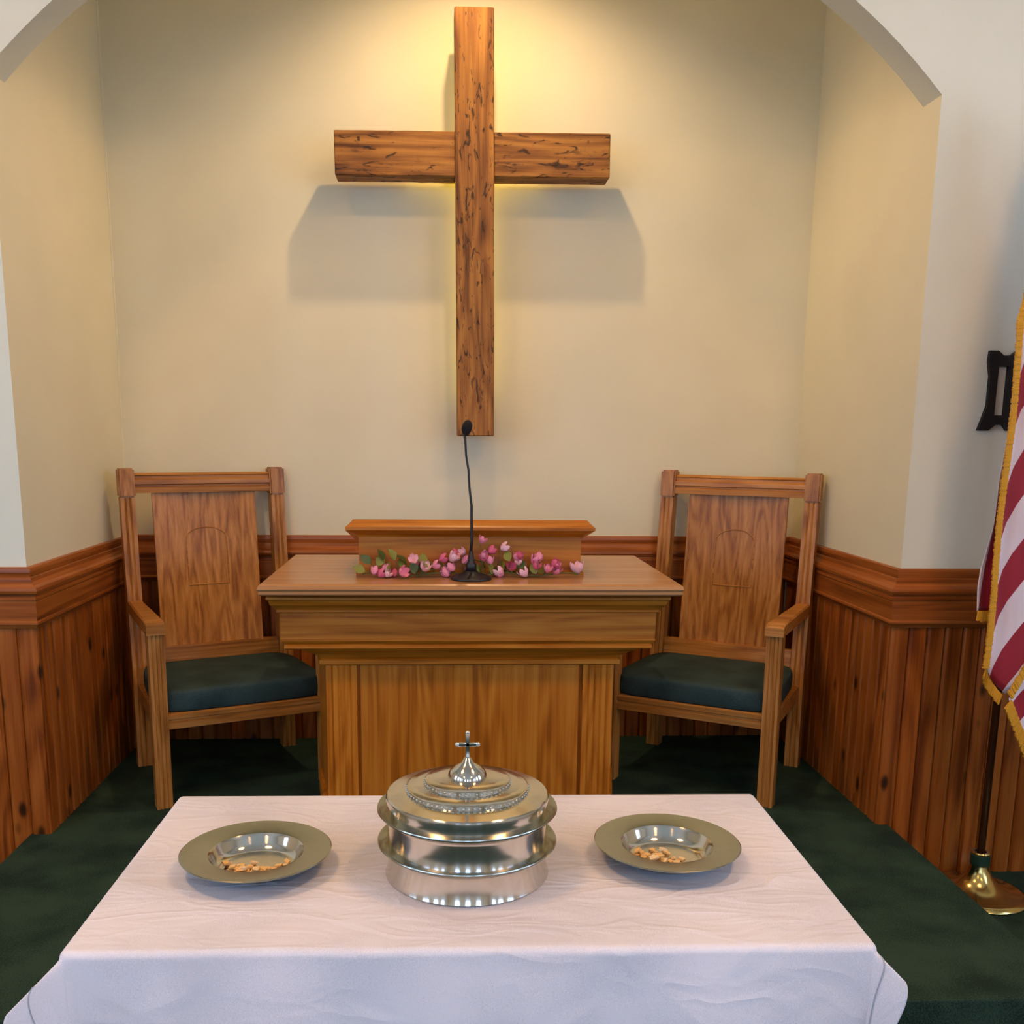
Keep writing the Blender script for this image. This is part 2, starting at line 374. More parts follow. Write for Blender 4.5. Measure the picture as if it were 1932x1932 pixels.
BW = .0675
def board_mesh(name, z0, z1):
    b = BM(); h = BW / 2 - .0008; t = .022; c = .0085
    prism(b, [(-h, 0), (-h, -t + c), (-h + c, -t), (h - c, -t), (h, -t + c), (h, 0)], z0, z1, 'Z')
    return mesh_of(name, b, M['pine'])
mb_up = board_mesh('board', 0.0, ZR - .205)
mb_low = board_mesh('board_long', ZF + .0, ZR - .205)
def run_boards(wall, p0, p1, me):
    p0, p1 = Vector(p0), Vector(p1); d = p1 - p0; Ln = d.length; d.normalize()
    n = int(Ln / BW); sc = Ln / (n * BW) ; ang = math.atan2(d.y, d.x)
    for i in range(n):
        q = p0 + d * (BW * sc * (i + .5))
        o = link('board', me, wall, (q.x, q.y, 0), (0, 0, ang)); o.scale = (sc, 1, 1)
# local -Y of a board faces the room: direction d with right-hand normal (d.y,-d.x)
run_boards(wall_al, (XL, YO + .0), (XL, YB - .022), mb_up)
run_boards(wall_back, (XL + .022, YB), (XR - .022, YB), mb_up)
run_boards(wall_ar, (XR, YB - .022), (XR, YO), mb_up)
run_boards(wall_front, (XR - .022, YO), (3.9, YO), mb_low)
run_boards(wall_front, (-3.7, YO), (XL + .022, YO), mb_low)

# ------------------------------------------------------------------ alcove lamp: recessed flood over the cross
t = empty('alcove_lamp', 'warm flood lamp on the alcove ceiling above the cross', 'lamp', (0.17, 3.86, ZC))
b = BM(); lathe(b, [(.075, 0), (.08, -.01), (.08, -.14), (.074, -.14), (.070, -.02), (0, -.02)], 32, cap=False); obj('housing', b, M['white_paint'], t, auto=40)
b = BM(); lathe(b, [(.0, -.05), (.055, -.05), (.062, -.075), (.0, -.085)], 24); obj('bulb', b, M['lampglass'], t, smooth=True)
ld = bpy.data.lights.new('alcove_spot', 'SPOT'); ld.energy = SPOT_POWER; ld.color = (1.0, .66, .34); ld.spot_size = math.radians(132); ld.spot_blend = .55; ld.shadow_soft_size = .035
lo = bpy.data.objects.new('spot_light', ld); COL.objects.link(lo); lo.location = (0.17, 3.86, 3.755)
lo.rotation_euler = (math.radians(0), 0, 0)

# ------------------------------------------------------------------ cross
cr = empty('wall_cross', 'large rough brown timber cross hung on the beige alcove wall', 'cross', (0.146, 4.40, 2.30))
cr.rotation_euler = (0, math.radians(-.55), 0)
def rough_beam(b, x0, x1, y0, y1, z0, z1, axis, n=26, amp=.0016):
    """a hewn timber: lengthwise rows of slightly wandering corners"""
    rows = []
    for i in range(n + 1):
        tt = i / n; row = []
        for cx_, cy_ in ((0, 0), (1, 0), (1, 1), (0, 1)):
            a = noise.noise(Vector((tt * 9, cx_ * 5 + 1.3, cy_ * 7))) * amp; c = noise.noise(Vector((tt * 9 + 30, cx_ * 5, cy_ * 7))) * amp
            if axis == 'Z': row.append(b.verts.new((x0 + (x1 - x0) * cx_ + a, y0 + (y1 - y0) * cy_ + c, z0 + (z1 - z0) * tt)))
            else: row.append(b.verts.new((x0 + (x1 - x0) * tt, y0 + (y1 - y0) * cy_ + c, z0 + (z1 - z0) * cx_ + a)))
        rows.append(row)
    for p, q in zip(rows, rows[1:]):
        for k_ in range(4): b.faces.new((p[k_], p[(k_ + 1) % 4], q[(k_ + 1) % 4], q[k_]))
    b.faces.new(rows[0]); b.faces.new(rows[-1][::-1])
    bmesh.ops.recalc_face_normals(b, faces=b.faces)
    es = [e for e in b.edges if len(e.link_faces) == 2 and e.calc_face_angle(0) > .7]
    bmesh.ops.bevel(b, geom=es, offset=.004, segments=1, affect='EDGES')
b = BM(); rough_beam(b, -.081, .081, .0, .125, -.857, .862, 'Z'); obj('post', b, M['crossZ'], cr)
b = BM(); rough_beam(b, -.584, -.0805, .012, .128, .215, .392, 'X', 14); obj('crossbeam', b, M['crossX'], cr)
b = BM(); rough_beam(b, .0805, .572, .012, .128, .215, .392, 'X', 14); obj('crossbeam', b, M['crossX'], cr)
b = BM(); tube(b, [(-.045, .165, z / 10.) for z in range(-7, 9)], .008, 8); tube(b, [(.045, .165, z / 10.) for z in range(-7, 9)], .008, 8)
tube(b, [(x / 20., .165, .25) for x in range(-6, 7)], .008, 8)
obj('rope_light', b, M['rope'], cr)
for zz in (-.6, .7): b = BM(); box(b, -.03, .03, .124, .228, zz - .02, zz + .02); obj('mounting_bracket', b, M['black'], cr)

# ------------------------------------------------------------------ pulpit chairs
def fluted(b, x0, x1, y0, y1, z0, z1, n=2, lean=0.0, g=.005, zt=None):
    """upright post with n shallow grooves down its front; lean moves the top back"""
    w_ = x1 - x0; pts = [(x0, y1), (x1, y1), (x1, y0)]
    cs = [x0 + w_ * (i + 1) / (n + 1) for i in range(n)][::-1]
    for c in cs: pts += [(c + g, y0), (c, y0 + g), (c - g, y0)]
    pts.append((x0, y0))
    v0 = [b.verts.new((p[0], p[1], z0)) for p in pts]; v1 = [b.verts.new((p[0], p[1] + lean, z1)) for p in pts]
    n_ = len(pts); b.faces.new(v0); b.faces.new(v1[::-1])
    for i in range(n_): b.faces.new((v0[i], v0[(i + 1) % n_], v1[(i + 1) % n_], v1[i]))
def lbox(b, x0, x1, ya, yb, z0, z1, lean0, lean1, bev=0):
    vs = [b.verts.new(p) for p in ((x0, ya + lean0, z0), (x1, ya + lean0, z0), (x1, yb + lean0, z0), (x0, yb + lean0, z0), (x0, ya + lean1, z1), (x1, ya + lean1, z1), (x1, yb + lean1, z1), (x0, yb + lean1, z1))]
    fs = [b.faces.new([vs[i] for i in f]) for f in ((0, 3, 2, 1), (4, 5, 6, 7), (0, 1, 5, 4), (1, 2, 6, 5), (2, 3, 7, 6), (3, 0, 4, 7))]
    if bev: bmesh.ops.bevel(b, geom=list({e for f in fs for e in f.edges}), offset=bev, segments=2, affect='EDGES')
def make_chair(label, loc, rz):
    t = empty('armchair', label, 'chair', loc, rz, 'pulpit chairs')
    w, wf, d, ps = .324, .334, .556, .030
    HT = 1.296; ZL = .44                                          # post leans above ZL
    rake = .085
    def ln(z): return max(0, (z - ZL) / (HT - ZL)) * rake
    for s in (-1, 1):
        b = BM(); fluted(b, s * w - ps, s * w + ps, -.028, .030, 0, ZL, 2); fluted(b, s * w - ps, s * w + ps, -.028, .030, ZL, 1.172, 2, ln(1.172))
        obj('back_post', b, M['oakZ'], t)
        b = BM(); lbox(b, s * w - ps - .004, s * w + ps + .004, -.034, .034, 1.172, HT, ln(1.172), ln(HT), .007); obj('post_cap', b, M['oakZ'], t, auto=35)
        b = BM(); fluted(b, s * wf - .030, s * wf + .030, -d - .028, -d + .030, 0, .71, 3, g=.004); obj('front_leg', b, M['oakZ'], t)
        # arm: flat bar from the back post to over the front leg, rounded nose
        b = BM()
        path = [(0.012, .736, .60), (-.12, .737, .70), (-.30, .740, .86), (-d + .01, .744, 1.0), (-d - .025, .742, 1.0), (-d - .040, .731, .95)]
        rows = []
        for y, zt_, k_ in path:
            x = s * (w + (wf - w) * (-y / d)); hw = .022 + .014 * k_; th = .048 if y > -d - .02 else .036
            rows.append([b.verts.new((x + a * hw, y, zt_ - c)) for a, c in ((-1, .006), (-.8, 0), (.8, 0), (1, .006), (1, th), (-1, th))])
        for p, q in zip(rows, rows[1:]):
            for k_ in range(6): b.faces.new((p[k_], p[(k_ + 1) % 6], q[(k_ + 1) % 6], q[k_]))
        b.faces.new(rows[0]); b.faces.new(rows[-1][::-1]); obj('arm', b, M['oakX'], t, auto=40)
        b = BM(); prism(b, [(s * (w) - .014, -.02), (s * w + .014, -.02), (s * wf + .014, -d + .02), (s * wf - .014, -d + .02)], .312, .374, 'Z'); obj('side_rail', b, M['oakX'], t)
    b = BM()
    prism(b, [(-d - .012, .312), (-d - .022, .316), (-d - .022, .340), (-d - .014, .344), (-d - .014, .350), (-d - .020, .354), (-d - .020, .370), (-d - .010, .375), (-d + .012, .375), (-d + .012, .312)], -wf + .03, wf - .03, 'X')
    obj('front_rail', b, M['oakX'], t)
    b = BM(); box(b, -w + .03, w - .03, -.012, .014, .302, .360, .003); obj('back_rail', b, M['oakX'], t)
    # lower cross rail of the back and the moulded top rail
    b = BM(); lbox(b, -w + .028, w - .028, -.018, .016, .445, .525, ln(.445), ln(.525), .005); obj('lower_back_rail', b, M['oakX'], t, auto=35)
    zt = 1.275; b = BM()
    prism(b, [(-.022 + ln(1.19), 1.190), (-.024 + ln(1.2), 1.212), (-.016 + ln(1.2), 1.216), (-.016 + ln(1.2), 1.224), (-.024 + ln(1.22), 1.228), (-.024 + ln(1.24), 1.246), (-.014 + ln(1.25), 1.252), (-.014 + ln(1.25), 1.262), (-.020 + ln(zt), 1.266), (-.010 + ln(zt), zt), (.020 + ln(zt), zt), (.020 + ln(1.19), 1.190)], -w + .026, w - .026, 'X')
    obj('top_rail', b, M['oakX'], t)
    # slightly dished back panel
    b = BM(); n = 12; hw = .222; vf, vb = [], []
    for zz in (.52, .70, .90, 1.08, 1.195):
        r1, r2 = [], []
        for i in range(n + 1):
            x = -hw + 2 * hw * i / n; dish = .016 * (1 - (x / hw) ** 2)
            r1.append(b.verts.new((x, -.014 + ln(zz) + dish, zz))); r2.append(b.verts.new((x, .006 + ln(zz) + dish, zz)))
        vf.append(r1); vb.append(r2)
    for j in range(4):
        for i in range(n):
            b.faces.new((vf[j][i], vf[j][i + 1], vf[j + 1][i + 1], vf[j + 1][i])); b.faces.new((vb[j][i + 1], vb[j][i], vb[j + 1][i], vb[j + 1][i + 1]))
        b.faces.new((vf[j][0], vf[j + 1][0], vb[j + 1][0], vb[j][0])); b.faces.new((vf[j][n], vb[j][n], vb[j + 1][n], vf[j + 1][n]))
    for i in range(n): b.faces.new((vf[0][i], vb[0][i], vb[0][i + 1], vf[0][i + 1])); b.faces.new((vf[4][i], vf[4][i + 1], vb[4][i + 1], vb[4][i]))
    pn = obj('back_panel', b, M['oakZ'], t, auto=30)
    # carved arch outline on the panel
    def py(x, z): return -.0145 + ln(z) + .016 * (1 - (x / .222) ** 2)
    ol = [(-.088, .785), (-.088, .985)] + [(.088 * math.sin(a) , .985 + .052 * math.cos(a)) for a in [(-PI / 2) + PI * i / 12 for i in range(13)]] + [(.088, .785), (-.088, .785)]
    b = BM(); 
    dense = []
    for p, q in zip(ol, ol[1:]):
        for k_ in range(4): dense.append((p[0] + (q[0] - p[0]) * k_ / 4, p[1] + (q[1] - p[1]) * k_ / 4))
    dense.append(ol[-1])
    tube(b, [(x, py(x, z), z) for x, z in dense], .0028, 6); obj('carved_arch', b, M['oakX'], pn)
    # upholstered cushion: rounded superellipse pad, wider in front
    b = BM(); nu, nv = 36, 9; rows = []
    for j in range(nv + 1):
        ph = -PI / 2 + PI * j / nv; row = []
        for i in range(nu):
            th = 2 * PI * i / nu; e = .32
            cx_ = math.copysign(abs(math.cos(th)) ** e, math.cos(th)); cy_ = math.copysign(abs(math.sin(th)) ** e, math.sin(th))
            r = max(.0, math.cos(ph)) ** .45
            hy = .284; hx = .352 - .016 * (cy_ + 1); y = -.285 + hy * cy_ * (.94 + .06 * r); x = hx * cx_ * (.95 + .05 * r)
            if j in (0, nv): x *= .9; y = -.285 + (y + .285) * .9
            z = .414 + (.040 if ph < 0 else .044) * math.sin(ph) + (.012 * (1 - cx_ * cx_ * .8) * (1 - cy_ * cy_ * .8) if ph > 0 else 0)
            row.append(b.verts.new((x, y, z)))
        rows.append(row)
    for p, q in zip(rows, rows[1:]):
        for i in range(nu): b.faces.new((p[i], p[(i + 1) % nu], q[(i + 1) % nu], q[i]))
    vb_ = b.verts.new((0, -.285, .374)); vt_ = b.verts.new((0, -.285, .474))
    for i in range(nu): b.faces.new((vb_, rows[0][(i + 1) % nu], rows[0][i])); b.faces.new((vt_, rows[-1][i], rows[-1][(i + 1) % nu]))
    obj('seat', b, M['seat'], t, smooth=True)
    return t
make_chair('oak armchair with dark green seat, left of the pulpit', (-1.017, 4.378, 0), .431)
make_chair('oak armchair with dark green seat, right of the pulpit', (1.300, 4.329, 0), -.542)

# ------------------------------------------------------------------ pulpit
pu = empty('pulpit', 'wide honey oak pulpit with moulded top standing between the two armchairs', 'pulpit', (.107, 3.70, 0))
PX, PY = .107, 3.70
def R_(x0, x1, y0, y1, z): return (x0 - PX, x1 - PX, y0 - PY, y1 - PY, z)
b = BM()   # top slab
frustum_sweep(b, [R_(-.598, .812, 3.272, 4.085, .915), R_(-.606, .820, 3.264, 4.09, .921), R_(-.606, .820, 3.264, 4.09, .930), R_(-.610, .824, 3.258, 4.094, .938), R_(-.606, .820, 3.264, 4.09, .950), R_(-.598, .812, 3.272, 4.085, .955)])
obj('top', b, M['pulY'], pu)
b = BM()   # crown moulding under the slab
frustum_sweep(b, [R_(-.560, .760, 3.376, 4.00, .838), R_(-.566, .766, 3.370, 4.006, .842), R_(-.566, .766, 3.370, 4.006, .850), R_(-.572, .772, 3.360, 4.01, .858), R_(-.582, .782, 3.338, 4.02, .872), R_(-.586, .786, 3.326, 4.03, .890), R_(-.592, .794, 3.318, 4.04, .894), R_(-.592, .794, 3.318, 4.04, .902), R_(-.586, .79, 3.33, 4.03, .905), R_(-.586, .79, 3.33, 4.03, .915)])
obj('crown_moulding', b, M['pulX'], pu)
b = BM(); frustum_sweep(b, [R_(-.556, .757, 3.38, 3.94, .745), R_(-.556, .757, 3.38, 3.94, .838)]); obj('frieze', b, M['pulX'], pu)
b = BM()
frustum_sweep(b, [R_(-.535, .738, 3.388, 3.94, .706), R_(-.545, .747, 3.378, 3.94, .712), R_(-.545, .747, 3.378, 3.94, .722), R_(-.540, .742, 3.384, 3.94, .726), R_(-.548, .750, 3.376, 3.94, .734), R_(-.556, .757, 3.372, 3.94, .740), R_(-.556, .757, 3.372, 3.94, .7455)])
obj('frieze_bead', b, M['pulX'], pu)
b = BM()   # bed moulding
def trap(hf, hb, yf, yb, z): return [(-hf, yf - PY, z), (hf, yf - PY, z), (hb, yb - PY, z), (-hb, yb - PY, z)]
def loft(b, rings):
    rr = [[b.verts.new(p) for p in r] for r in rings]
    for a, c in zip(rr, rr[1:]):
        for i in range(4): b.faces.new((a[i], a[(i + 1) % 4], c[(i + 1) % 4], c[i]))
    b.faces.new(rr[0]); b.faces.new(rr[-1][::-1])
loft(b, [trap(.530, .62, 3.462, 3.93, .632), trap(.541, .628, 3.452, 3.93, .638), trap(.541, .628, 3.452, 3.93, .652), trap(.533, .624, 3.460, 3.93, .656), trap(.545, .63, 3.445, 3.93, .672), trap(.570, .63, 3.420, 3.93, .690), trap(.592, .63, 3.405, 3.93, .700), trap(.600, .63, 3.400, 3.93, .7065)])
obj('bed_moulding', b, M['pulX'], pu)
# body: trapezoid shell (front narrower than the back), pilasters and recessed front panel
b = BM(); loft(b, [trap(.514, .602, 3.485, 3.93, 0.0), trap(.514, .602, 3.485, 3.93, .633)]); obj('body', b, M['pulZ'], pu)
for s in (-1, 1):
    b = BM(); x0, x1 = (-.520, -.410) if s < 0 else (.410, .520)
    fluted(b, x0, x1, 3.466 - PY, 3.492 - PY, 0, .633, 4, g=.0045); obj('pilaster', b, M['pulZ'], pu)
b = BM(); box(b, -.398, .398, 3.474 - PY, 3.49 - PY, .02, .632, .004); obj('front_panel', b, M['pulZ'], pu)
b = BM(); loft(b, [trap(.532, .612, 3.452, 3.93, 0.0), trap(.532, .612, 3.452, 3.93, .07), trap(.524, .608, 3.460, 3.93, .085)]); obj('plinth', b, M['pulX'], pu)
# raised reading desk on top
b = BM(); x0, x1 = -.288 - PX, .498 - PX
prism(b, [(3.47 - PY, .955), (3.47 - PY, 1.115), (3.95 - PY, 1.02), (3.95 - PY, .955)], x0, x1, 'X'); obj('reading_desk', b, M['pulX'], pu)
b = BM(); frustum_sweep(b, [R_(-.298, .508, 3.456, 3.96, .955), R_(-.298, .508, 3.456, 3.96, .970), R_(-.290, .500, 3.466, 3.955, .976)]); obj('desk_foot_bead', b, M['pulX'], pu)
b = BM()
def slope(x0, x1, yf, zf, zb): return [(x0 - PX, yf - PY, zf), (x1 - PX, yf - PY, zf), (x1 - PX, 3.97 - PY, zb), (x0 - PX, 3.97 - PY, zb)]
loft(b, [slope(-.290, .500, 3.466, 1.094, .995), slope(-.294, .504, 3.460, 1.100, 1.00), slope(-.298, .508, 3.448, 1.106, 1.006), slope(-.318, .528, 3.428, 1.116, 1.012), slope(-.330, .540, 3.418, 1.122, 1.018),
         slope(-.330, .540, 3.418, 1.132, 1.024), slope(-.322, .532, 3.426, 1.138, 1.03), slope(-.306, .516, 3.462, 1.155, 1.035)])
obj('desk_top', b, M['pulX'], pu)

# ------------------------------------------------------------------ gooseneck microphone
mi = empty('microphone', 'black gooseneck microphone on a round base standing on the pulpit', 'microphone', (.105, 3.388, .955))
b = BM(); lathe(b, [(0, 0), (.070, 0), (.072, .003), (.070, .008), (.058, .014), (.030, .022), (.022, .030), (0, .030)], 40); obj('base', b, M['black'], mi, auto=40)
b = BM(); lathe(b, [(.019, .028), (.019, .052), (.014, .060), (.009, .075), (.0065, .10)], 20); obj('collar', b, M['black'], mi, smooth=True)
PTS = [(.104, 1.045), (.106, 1.09), (.107, 1.15), (.104, 1.21), (.099, 1.27), (.093, 1.33), (.087, 1.38), (.082, 1.425), (.081, 1.452)]
b = BM(); tube(b, [(x - .105 + (.0012 if i % 2 else -.0012), (-.000 - .02 * i / 8), z - .955) for i, (x, z) in enumerate(PTS)], [.0058, .0055, .005, .0045, .004, .0038, .0038, .0038, .005], 10); obj('gooseneck', b, M['black'], mi, smooth=True)
b = BM(); bmesh.ops.create_uvsphere(b, u_segments=20, v_segments=14, radius=.0175, matrix=Matrix.Translation((-.017, -.022, .517)) @ Matrix.Rotation(.25, 4, 'Y') @ Matrix.Diagonal((1, 1, 1.5, 1))); obj('windscreen', b, M['foam'], mi, smooth=True)

# ------------------------------------------------------------------ flower garland
random.seed(7)
FL = [(-.235, .986), (-.217, .971), (-.193, .971), (-.203, .998), (-.142, .987), (-.161, .975), (-.092, 1.028), (-.087, 1.009), (-.031, 1.009), (-.007, 1.032), (.032, 1.032), (.045, .998), (.025, .976), (.064, 1.047), (.086, 1.056), (.075, 1.024), (.138, 1.092), (.168, 1.062), (.209, 1.07), (.136, 1.047), (.174, 1.019), (.149, 1.032), (.217, .976), (.221, .973), (.262, 1.032), (.276, 1.038), (.273, 1.017), (.322, 1.019), (.342, 1.038), (.33, 1.001), (.302, .972), (.409, 1.001), (.4, .982), (.386, 1.014), (.484, .982), (.096, .980), (.371, .991), (.243, .999), (-.059, .994), (.012, .991)]
LF = [(-.244, 1.018), (-.222, 1.009), (-.161, 1.031), (-.124, 1.013), (-.115, .987), (-.031, .994), (-.059, .975), (-.003, 1.006), (.174, .981), (.199, .972), (.243, 1.028), (.334, .976), (.343, .991), (.268, .987), (-.263, .99), (.315, .984), (.13, .978), (-.18, .99), (-.205, 1.028), (-.14, 1.0), (-.06, 1.012), (.02, .985), (.155, 1.0), (.225, 1.0), (.30, 1.005), (.36, .985), (.25, .975), (-.09, .98)]
fg = empty('flower_garland', 'low garland of artificial pink blossoms and green leaves on the pulpit top', 'flowers', (.107, 3.43, .955))
def blossom_mesh(name, mat):
    b = BM()
    for k_ in range(5):   # five cupped petals
        a = 2 * PI * k_ / 5; rows = []
        for j, (r, wd, z) in enumerate(((.001, .0015, 0), (.006, .0055, .004), (.011, .0075, .011), (.014, .0045, .019), (.0135, .0008, .0225))):
            rows.append([b.verts.new(((r - abs(s_) * .002) * math.cos(a) - s_ * wd * math.sin(a), (r - abs(s_) * .002) * math.sin(a) + s_ * wd * math.cos(a), z)) for s_ in (-1, 0, 1)])
        for p, q in zip(rows, rows[1:]):
            for i in range(2): b.faces.new((p[i], p[i + 1], q[i + 1], q[i]))
    return mesh_of(name, b, mat, True)
bms = [blossom_mesh('blossom', M[m]) for m in ('pink', 'pink2', 'pink3', 'pink')]
b = BM(); rows = []
for y, wd, z in ((0, .001, 0), (.008, .007, .002), (.018, .010, .004), (.030, .007, .002), (.042, .0006, -.003)):
    rows.append([b.verts.new((s_ * wd, y, z + abs(s_) * .003)) for s_ in (-1, 0, 1)])
for p, q in zip(rows, rows[1:]):
    for i in range(2): b.faces.new((p[i], p[i + 1], q[i + 1], q[i]))
lm_ = mesh_of('leaf', b, M['leaf'], True); lm2 = lm_.copy(); lm2.materials[0] = M['leaf2']
b = BM(); spine = [(-.38 + .76 * i / 24, .006 * math.sin(i * 1.3), .012 + .006 * math.sin(i * .9)) for i in range(25)]
tube(b, spine, .0022, 6)
for x, z in FL + LF:
    xx = x - .107; s_ = min(spine, key=lambda p: abs(p[0] - xx * .95)); e = Vector((xx, -.0, z - .955 - .012)); a_ = Vector(s_)
    tube(b, [a_, (a_ + e) / 2 + Vector((.004, .006, .002)), e], .0011, 5)
obj('stem', b, M['stem'], fg, smooth=True)
for i, (x, z) in enumerate(FL):
    sc = random.uniform(1.15, 1.6) * (1.3 if i in (34,) else 1)
    o = link('blossom', bms[i % 4], fg, (x - .107, random.uniform(-.022, .012), max(.006, z - .955 - .016)), (random.uniform(.2, 1.3) if i != 34 else .1, random.uniform(-.7, .7) if i != 34 else 0, random.uniform(0, 6)))
    o.scale = (sc, sc, sc)
for i, (x, z) in enumerate(LF):
    o = link('leaf', lm_ if i % 3 else lm2, fg, (x - .107, random.uniform(-.015, .01), max(.014, z - .955 - .015)), (random.uniform(.5, 1.4), random.uniform(-1.0, 1.0), random.uniform(-1.4, 1.4)))
    o.scale = (1.7, 1.15, 1.5)

# ------------------------------------------------------------------ communion table with its cloth
TX, TY, TW, TD, TZ, TR = .055, 1.372, 1.2125, .6288, .690, -.017
tb = empty('communion_table', 'wooden communion table under the white cloth in the foreground', 'table', (TX, TY + TD / 2, ZF), TR)
H_ = TZ - ZF - .004
b = BM(); box(b, -TW / 2 + .008, TW / 2 - .008, -TD / 2 + .008, TD / 2 - .008, H_ - .03, H_, .006); obj('tabletop', b, M['pulX'], tb)
b = BM(); box(b, -TW / 2 + .05, TW / 2 - .05, -TD / 2 + .05, TD / 2 - .05, H_ - .12, H_ - .03); obj('apron', b, M['pulX'], tb)
for sx in (-1, 1):
    for sy in (-1, 1):
        b = BM(); box(b, sx * (TW / 2 - .085) - .032, sx * (TW / 2 - .085) + .032, sy * (TD / 2 - .085) - .032, sy * (TD / 2 - .085) + .032, 0, H_ - .03, .005); obj('leg', b, M['pulZ'], tb)
OS, FD = {-1: .080, 1: .052}, .56   # side overhangs, front drop
cl = BM()
def cloth_pt(s, t_):
    """flat cloth coordinates -> draped point; s across, t depth; table spans |s|<w/2, 0<t<d"""
    hw = TW / 2; r0 = .012
    a = max(0, abs(s) - hw); sg = 1 if s > 0 else -1
    if t_ < 0: bq, sy = -t_, -1
    elif t_ > TD: bq, sy = t_ - TD, 1
    else: bq, sy = 0, 0
    cxp = max(-hw, min(hw, s)); cyp = max(0, min(TD, t_))
    r = math.hypot(a, bq)
    if r < 1e-7:
        wz = .0016 * noise.noise(Vector((s * 8, t_ * 22, 0))) + .0016 * (1 - abs(noise.noise(Vector((s * 9 + t_ * 14, t_ * 20 - s * 4, 3)))) * 2.2) ** 3 * max(0, noise.noise(Vector((s * 4, t_ * 6, 9))) + .25)
        edge = min(hw - abs(s), t_, TD - t_); wz *= min(1, max(0, edge) / .05)
        return Vector((cxp, cyp, wz))
    phi = math.atan2(a, bq)
    if a > 0 and bq > 0: beta = math.radians(57 if sy < 0 else 42) * math.sin(2 * phi) ** 3
    else: beta = 0
    nx, ny = (sg * math.sin(phi)), sy * math.cos(phi)
    dg = Vector((sg, sy, 0)).normalized() if sy else Vector((sg, 0, 0))
    # quarter-round roll over the edge, then hang
    ang = min(r / r0, PI / 2); roll_out = r0 * math.sin(ang); roll_dn = r0 * (1 - math.cos(ang)); rest = max(0, r - r0 * PI / 2)
    k_ = math.sin(beta); hang = Vector((0, 0, -math.cos(beta))) * rest + (dg * k_) * rest
    p = Vector((cxp, cyp, 0)) + Vector((nx, ny, 0)) * roll_out + Vector((0, 0, -roll_dn)) + hang
    if rest > 0:
        fold = .012 * min(1, rest / .25) * (math.sin(s * 17 + 1.2 + t_ * 1.5) + .6 * math.sin(s * 31 + 4 + 2 * t_) + .5 * math.sin(s * 7 - 2))
        if sy < 0 and a <= 0: p.y -= max(-.006, fold) + .004 * min(1, rest / .1)
        elif sy < 0: p.y -= (max(-.006, fold) * min(1, rest / .1) + .004 * min(1, rest / .1)) * max(0, 1 - phi / .5) ** 2
        p.z += 0
    return p
ss = []
NSX, NS = 120, 26
ss = [-TW / 2 - OS[-1] + OS[-1] * i / NS for i in range(NS)] + [-TW / 2 + TW * i / NSX for i in range(NSX)] + [TW / 2 + OS[1] * i / NS for i in range(NS + 1)]
ts = [-FD + (FD - .24) * i / 24 for i in range(24)] + [-.24 + .24 * i / 70 for i in range(70)] + [TD * i / 64 for i in range(64)] + [TD + .09 * i / 24 for i in range(25)]
grid = [[cl.verts.new(cloth_pt(s, t_)) for s in ss] for t_ in ts]
for j in range(len(ts) - 1):
    for i in range(len(ss) - 1): cl.faces.new((grid[j][i], grid[j][i + 1], grid[j + 1][i + 1], grid[j + 1][i]))
co = obj('tablecloth', cl, M['cloth'], smooth=True, loc=(TX, TY, TZ), rot=(0, 0, 0))
co.matrix_world = Matrix.Translation((TX, TY + TD / 2, TZ)) @ Matrix.Rotation(TR, 4, 'Z') @ Matrix.Translation((0, -TD / 2, 0))
tag(co, 'white tablecloth with stitched hem draped over the communion table', 'tablecloth')
sm = co.modifiers.new('thickness', 'SOLIDIFY'); sm.thickness = .0012; sm.offset = -1
for sg in (-1, 1):
    b = BM(); path = []
    for i in range(90):
        path.append(cloth_pt(sg * (TW / 2 + OS[sg] - .030), -.001 - (FD - .03) * i / 89) + Vector((0, -.0012, .0004)))
    tube(b, path, .0009, 5); obj('hem_stitching', b, M['seam'], co)

TABLE = Matrix.Translation((TX, TY + TD / 2, 0)) @ Matrix.Rotation(TR, 4, 'Z') @ Matrix.Translation((0, -TD / 2, 0))
TOPZ = TZ + .0016
# ------------------------------------------------------------------ stacked communion trays and lid
SX, SY = .0461, 1.6360
def tray(label, z, zb):
    t = empty('communion_tray', label, 'tray', (SX, SY, z), 0, 'stacked communion trays')
    b = BM(); lathe(b, [(0, zb + .002), (.1432, zb), (.1440, zb + .0012), (.1427, zb + .005), (.1414, zb + .010), (.1401, zb + .016), (.1390, zb + .023), (.1382, zb + .031), (.1380, .041), (.1385, .046), (.1405, .050), (.1370, .050), (.1365, .006), (0, .006)], 96, cap=False); obj('wall', b, M['steel'], t, auto=40)
    b = BM(); lathe(b, [(.1395, .046), (.1440, .049), (.1530, .0545), (.1565, .0585), (.1575, .0595), (.1570, .0610), (.1545, .0600), (.1510, .0570), (.1395, .0505), (.1395, .046)], 96, cap=False); obj('rim', b, M['steel_rim'], t, auto=50)
    b = BM(); lathe(b, [(0, .040), (.138, .040), (.138, .043), (0, .043)], 64, cap=False); obj('cup_plate', b, M['steel'], t, auto=40)
    return t
tray('round steel communion tray with flared rim, bottom of the stack', TOPZ, 0)
tray('round steel communion tray with flared rim, middle of the stack under the lid', TOPZ + .0595, -.0075)
t = empty('tray_lid', 'domed steel communion tray lid topped with a small cross', 'lid', (SX, SY, TOPZ + .119 - .006), 0)
b = BM(); lathe(b, [(.1448, -.002), (.1440, .004), (.1428, .010), (.1422, .018), (.1422, .026), (.1414, .0300), (.1395, .0318), (.120, .0345), (.108, .0365), (.1065, .0370), (.1055, .0440), (.103, .0455), (.088, .0475), (.0745, .0490), (.0735, .0560), (.0710, .0575), (.050, .0595), (.034, .0610), (.0330, .0600)] , 96, cap=False)
obj('shell', b, M['steel'], t, auto=28)
